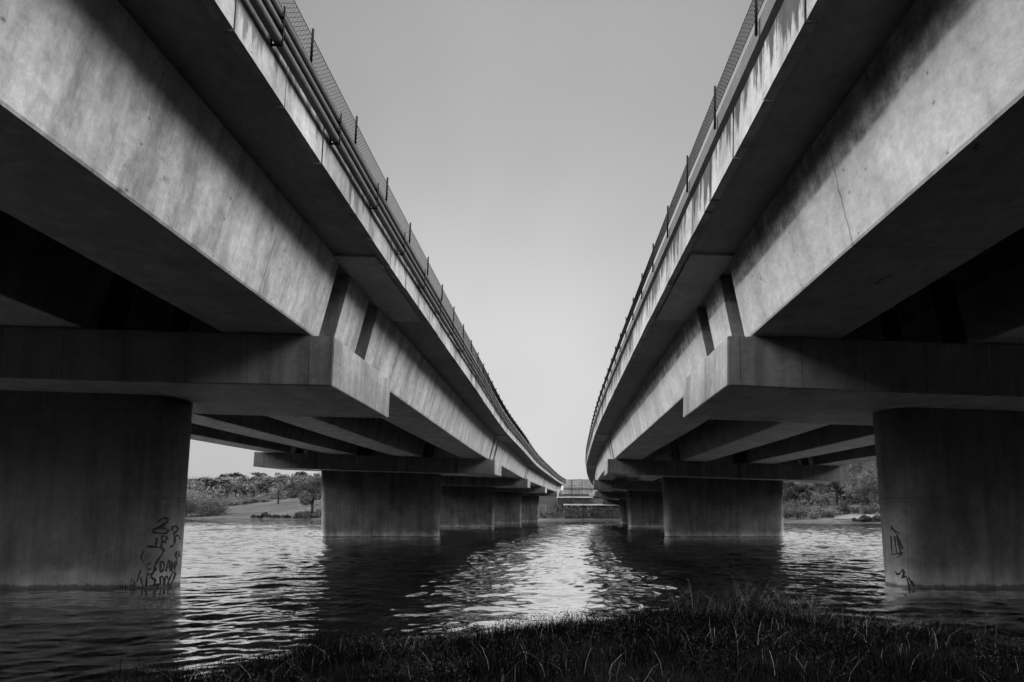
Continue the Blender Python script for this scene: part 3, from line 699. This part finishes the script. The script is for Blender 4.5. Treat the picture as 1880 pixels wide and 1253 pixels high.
# pale railing on the left lawn
m_white = plain('white_paint', .16, .6)
f = thing('park_railing', 'long pale low railing on the far left shore', 'railing', wpos(462, 18.6, 150))
d = 18.6
zb = float(land(462, d))
for k in range(31):
    px = 428 + k*2.3; mb = MB(); p = wpos(px, d, float(land(px, d))); mb.box((p.x, p.y, p.z + .75), (.13, .13, 1.5)); mb.build('post', m_white, f)
mb = MB()
for zz in (1.5, .25): mb.tube([wpos(427 + k*8, d, float(land(427 + k*8, d))) + Vector((0, 0, zz)) for k in range(10)], .07, 5)
mb.build('rail', m_white, f)

# ---------------------------------------------------------------- far abutment under and between the bridge ends
def pbox(mb, x0, x1, y0, y1, d, th):
    a = at(x0, y1, d); b = at(x1, y0, d); mb.box(((a.x+b.x)/2, a.y + th/2, (a.z+b.z)/2), (b.x-a.x, th, abs(b.z-a.z)))
mb = MB(); pbox(mb, 930, 1330, 953.2, 963, 12.05, 2.0); tag(mb.build('quay_wall', m_ledge), 'long pale kerb of the quay at the water between the far piers', 'quay')
ab = thing('abutment', 'grey concrete abutment wall closing the gap between the bridge ends', 'abutment', at(1066, 952, 12.75))
mb = MB(); pbox(mb, 1034, 1420, 880.5, 908, 12.75, 3); mb.build('upper_wall', m_wall, ab)
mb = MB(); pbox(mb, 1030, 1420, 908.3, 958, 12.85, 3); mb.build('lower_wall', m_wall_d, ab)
mb = MB(); pbox(mb, 760, 1030, 906, 958, 13.6, 2); mb.build('recess_wall', m_recess_shade, ab)
mb = MB(); pbox(mb, 1034, 1420, 895.3, 896.8, 12.73, .3); mb.build('string_course', m_wall, ab)
mb = MB(); pbox(mb, 1083, 1180, 906.5, 910.5, 12.62, 1.4); mb.build('bearing_shelf', m_wall, ab)
mb = MB(); pbox(mb, 780, 1034, 900, 908, 12.85, 3); mb.build('bearing_shelf', m_wall, ab)
for (x0, x1, y0, y1, d, lab) in ((1036, 1190, 925.6, 928.2, 12.3, 'lower terrace ledge with plants hanging beneath it'), (1023, 1089, 912.2, 914.2, 12.5, 'upper terrace ledge over the clipped hedge')):
    t_ = thing('terrace_wall', lab, 'retaining wall', at((x0+x1)/2, 953, d), 'terrace walls of the abutment')
    mb = MB(); pbox(mb, x0, x1, y0, y1, d, 1.0); mb.build('ledge', m_ledge, t_); mb = MB(); pbox(mb, x0 + 1, x1 - 1, y1 + .05, 953 if y0 > 920 else 926, d + .03, .6); mb.build('wall_face', m_wall_d, t_)
mb = MB()
for px in (1049, 1068.5): mb.tube([at(px, 911, 12.68), at(px, 881, 12.68)], .07, 6)
gt_ = thing('gate_frame', 'thin dark steel frame standing against the abutment wall', 'frame', at(1059, 911, 12.68))
mb.build('upright', m_steel, gt_); mb = MB(); mb.tube([at(1049, 882.3, 12.68), at(1068.5, 880.8, 12.68)], .07, 6)
for yy in (892, 895): mb.tube([at(1037, yy, 12.7), at(1085, yy, 12.7)], .035, 5)
mb.build('crossbar', m_steel, gt_)
mb = MB(); mb.tube([at(1071.5, 957, 12.02), at(1071.5, 926, 12.02)], .06, 6); tag(mb.build('pole', m_steel, origin=at(1071.5, 957, 12.02)), 'thin dark pole standing on the quay before the terraces', 'pole')
mb = MB(); mb.tube([at(1002, 943, 12.5), at(1002, 928, 12.5)], [.2, .22], 8); tag(mb.build('column', m_rail, origin=at(1002, 943, 12.5)), 'short pale round column in the dark under the left bridge end', 'column')
mb = MB(); a_ = [at(958, 953, 12.2), at(968, 953, 12.2), at(971, 931, 12.9), at(958, 924, 12.9)]; mb.add(a_ + [p + Vector((0, .8, -.3)) for p in a_], [(0, 1, 2, 3), (7, 6, 5, 4), (0, 4, 5, 1), (1, 5, 6, 2), (2, 6, 7, 3), (3, 7, 4, 0)])
tag(mb.build('slope_slab', m_wall, origin=at(963, 953, 12.2)), 'pale sloping concrete slab beside the fourth left pier', 'slab')
def ivy(x0, x1, y0, y1, d, n, mat, name, lab, cat, grp=None, th=.5):
    a = at(x0, y1, d); b = at(x1, y0, d); cs = []; rs = []
    for k in range(max(8, int((x1-x0)*(y1-y0)/22))): cs.append((random.uniform(a.x, b.x), a.y + random.uniform(-.1, th), random.uniform(a.z, b.z))); r = random.uniform(.25, .55); rs.append((r, r*.6, r))
    V, q, t = leaves(cs, rs, n, .10, .3); o = raw(name, V, q, np.zeros((0, 3), int), t, mat, None, tuple(at((x0+x1)/2, y1, d))); return tag(o, lab, cat, grp)
ivy(1025, 1088, 915.5, 925, 12.4, 3500, m_leaf_d, 'hedge', 'dark clipped hedge between the two terrace ledges', 'hedge')
ivy(1040, 1087, 930, 950, 12.22, 7000, m_leaf_l, 'creeper', 'speckled creeper hanging below the lower terrace ledge', 'creeper')
ivy(1088, 1126, 930, 950, 12.2, 3500, m_leaf_d, 'creeper', 'dark creeper right of the pole beside the far right pier', 'creeper')
ivy(985, 1040, 939, 952, 12.15, 5000, m_leaf_l, 'shrub', 'pale spreading shrub on the quay left of the terraces', 'shrub')
ivy(1018, 1042, 928, 940, 12.5, 2000, m_leaf_d, 'shrub', 'dark shrub at the left end of the lower terrace ledge', 'shrub')
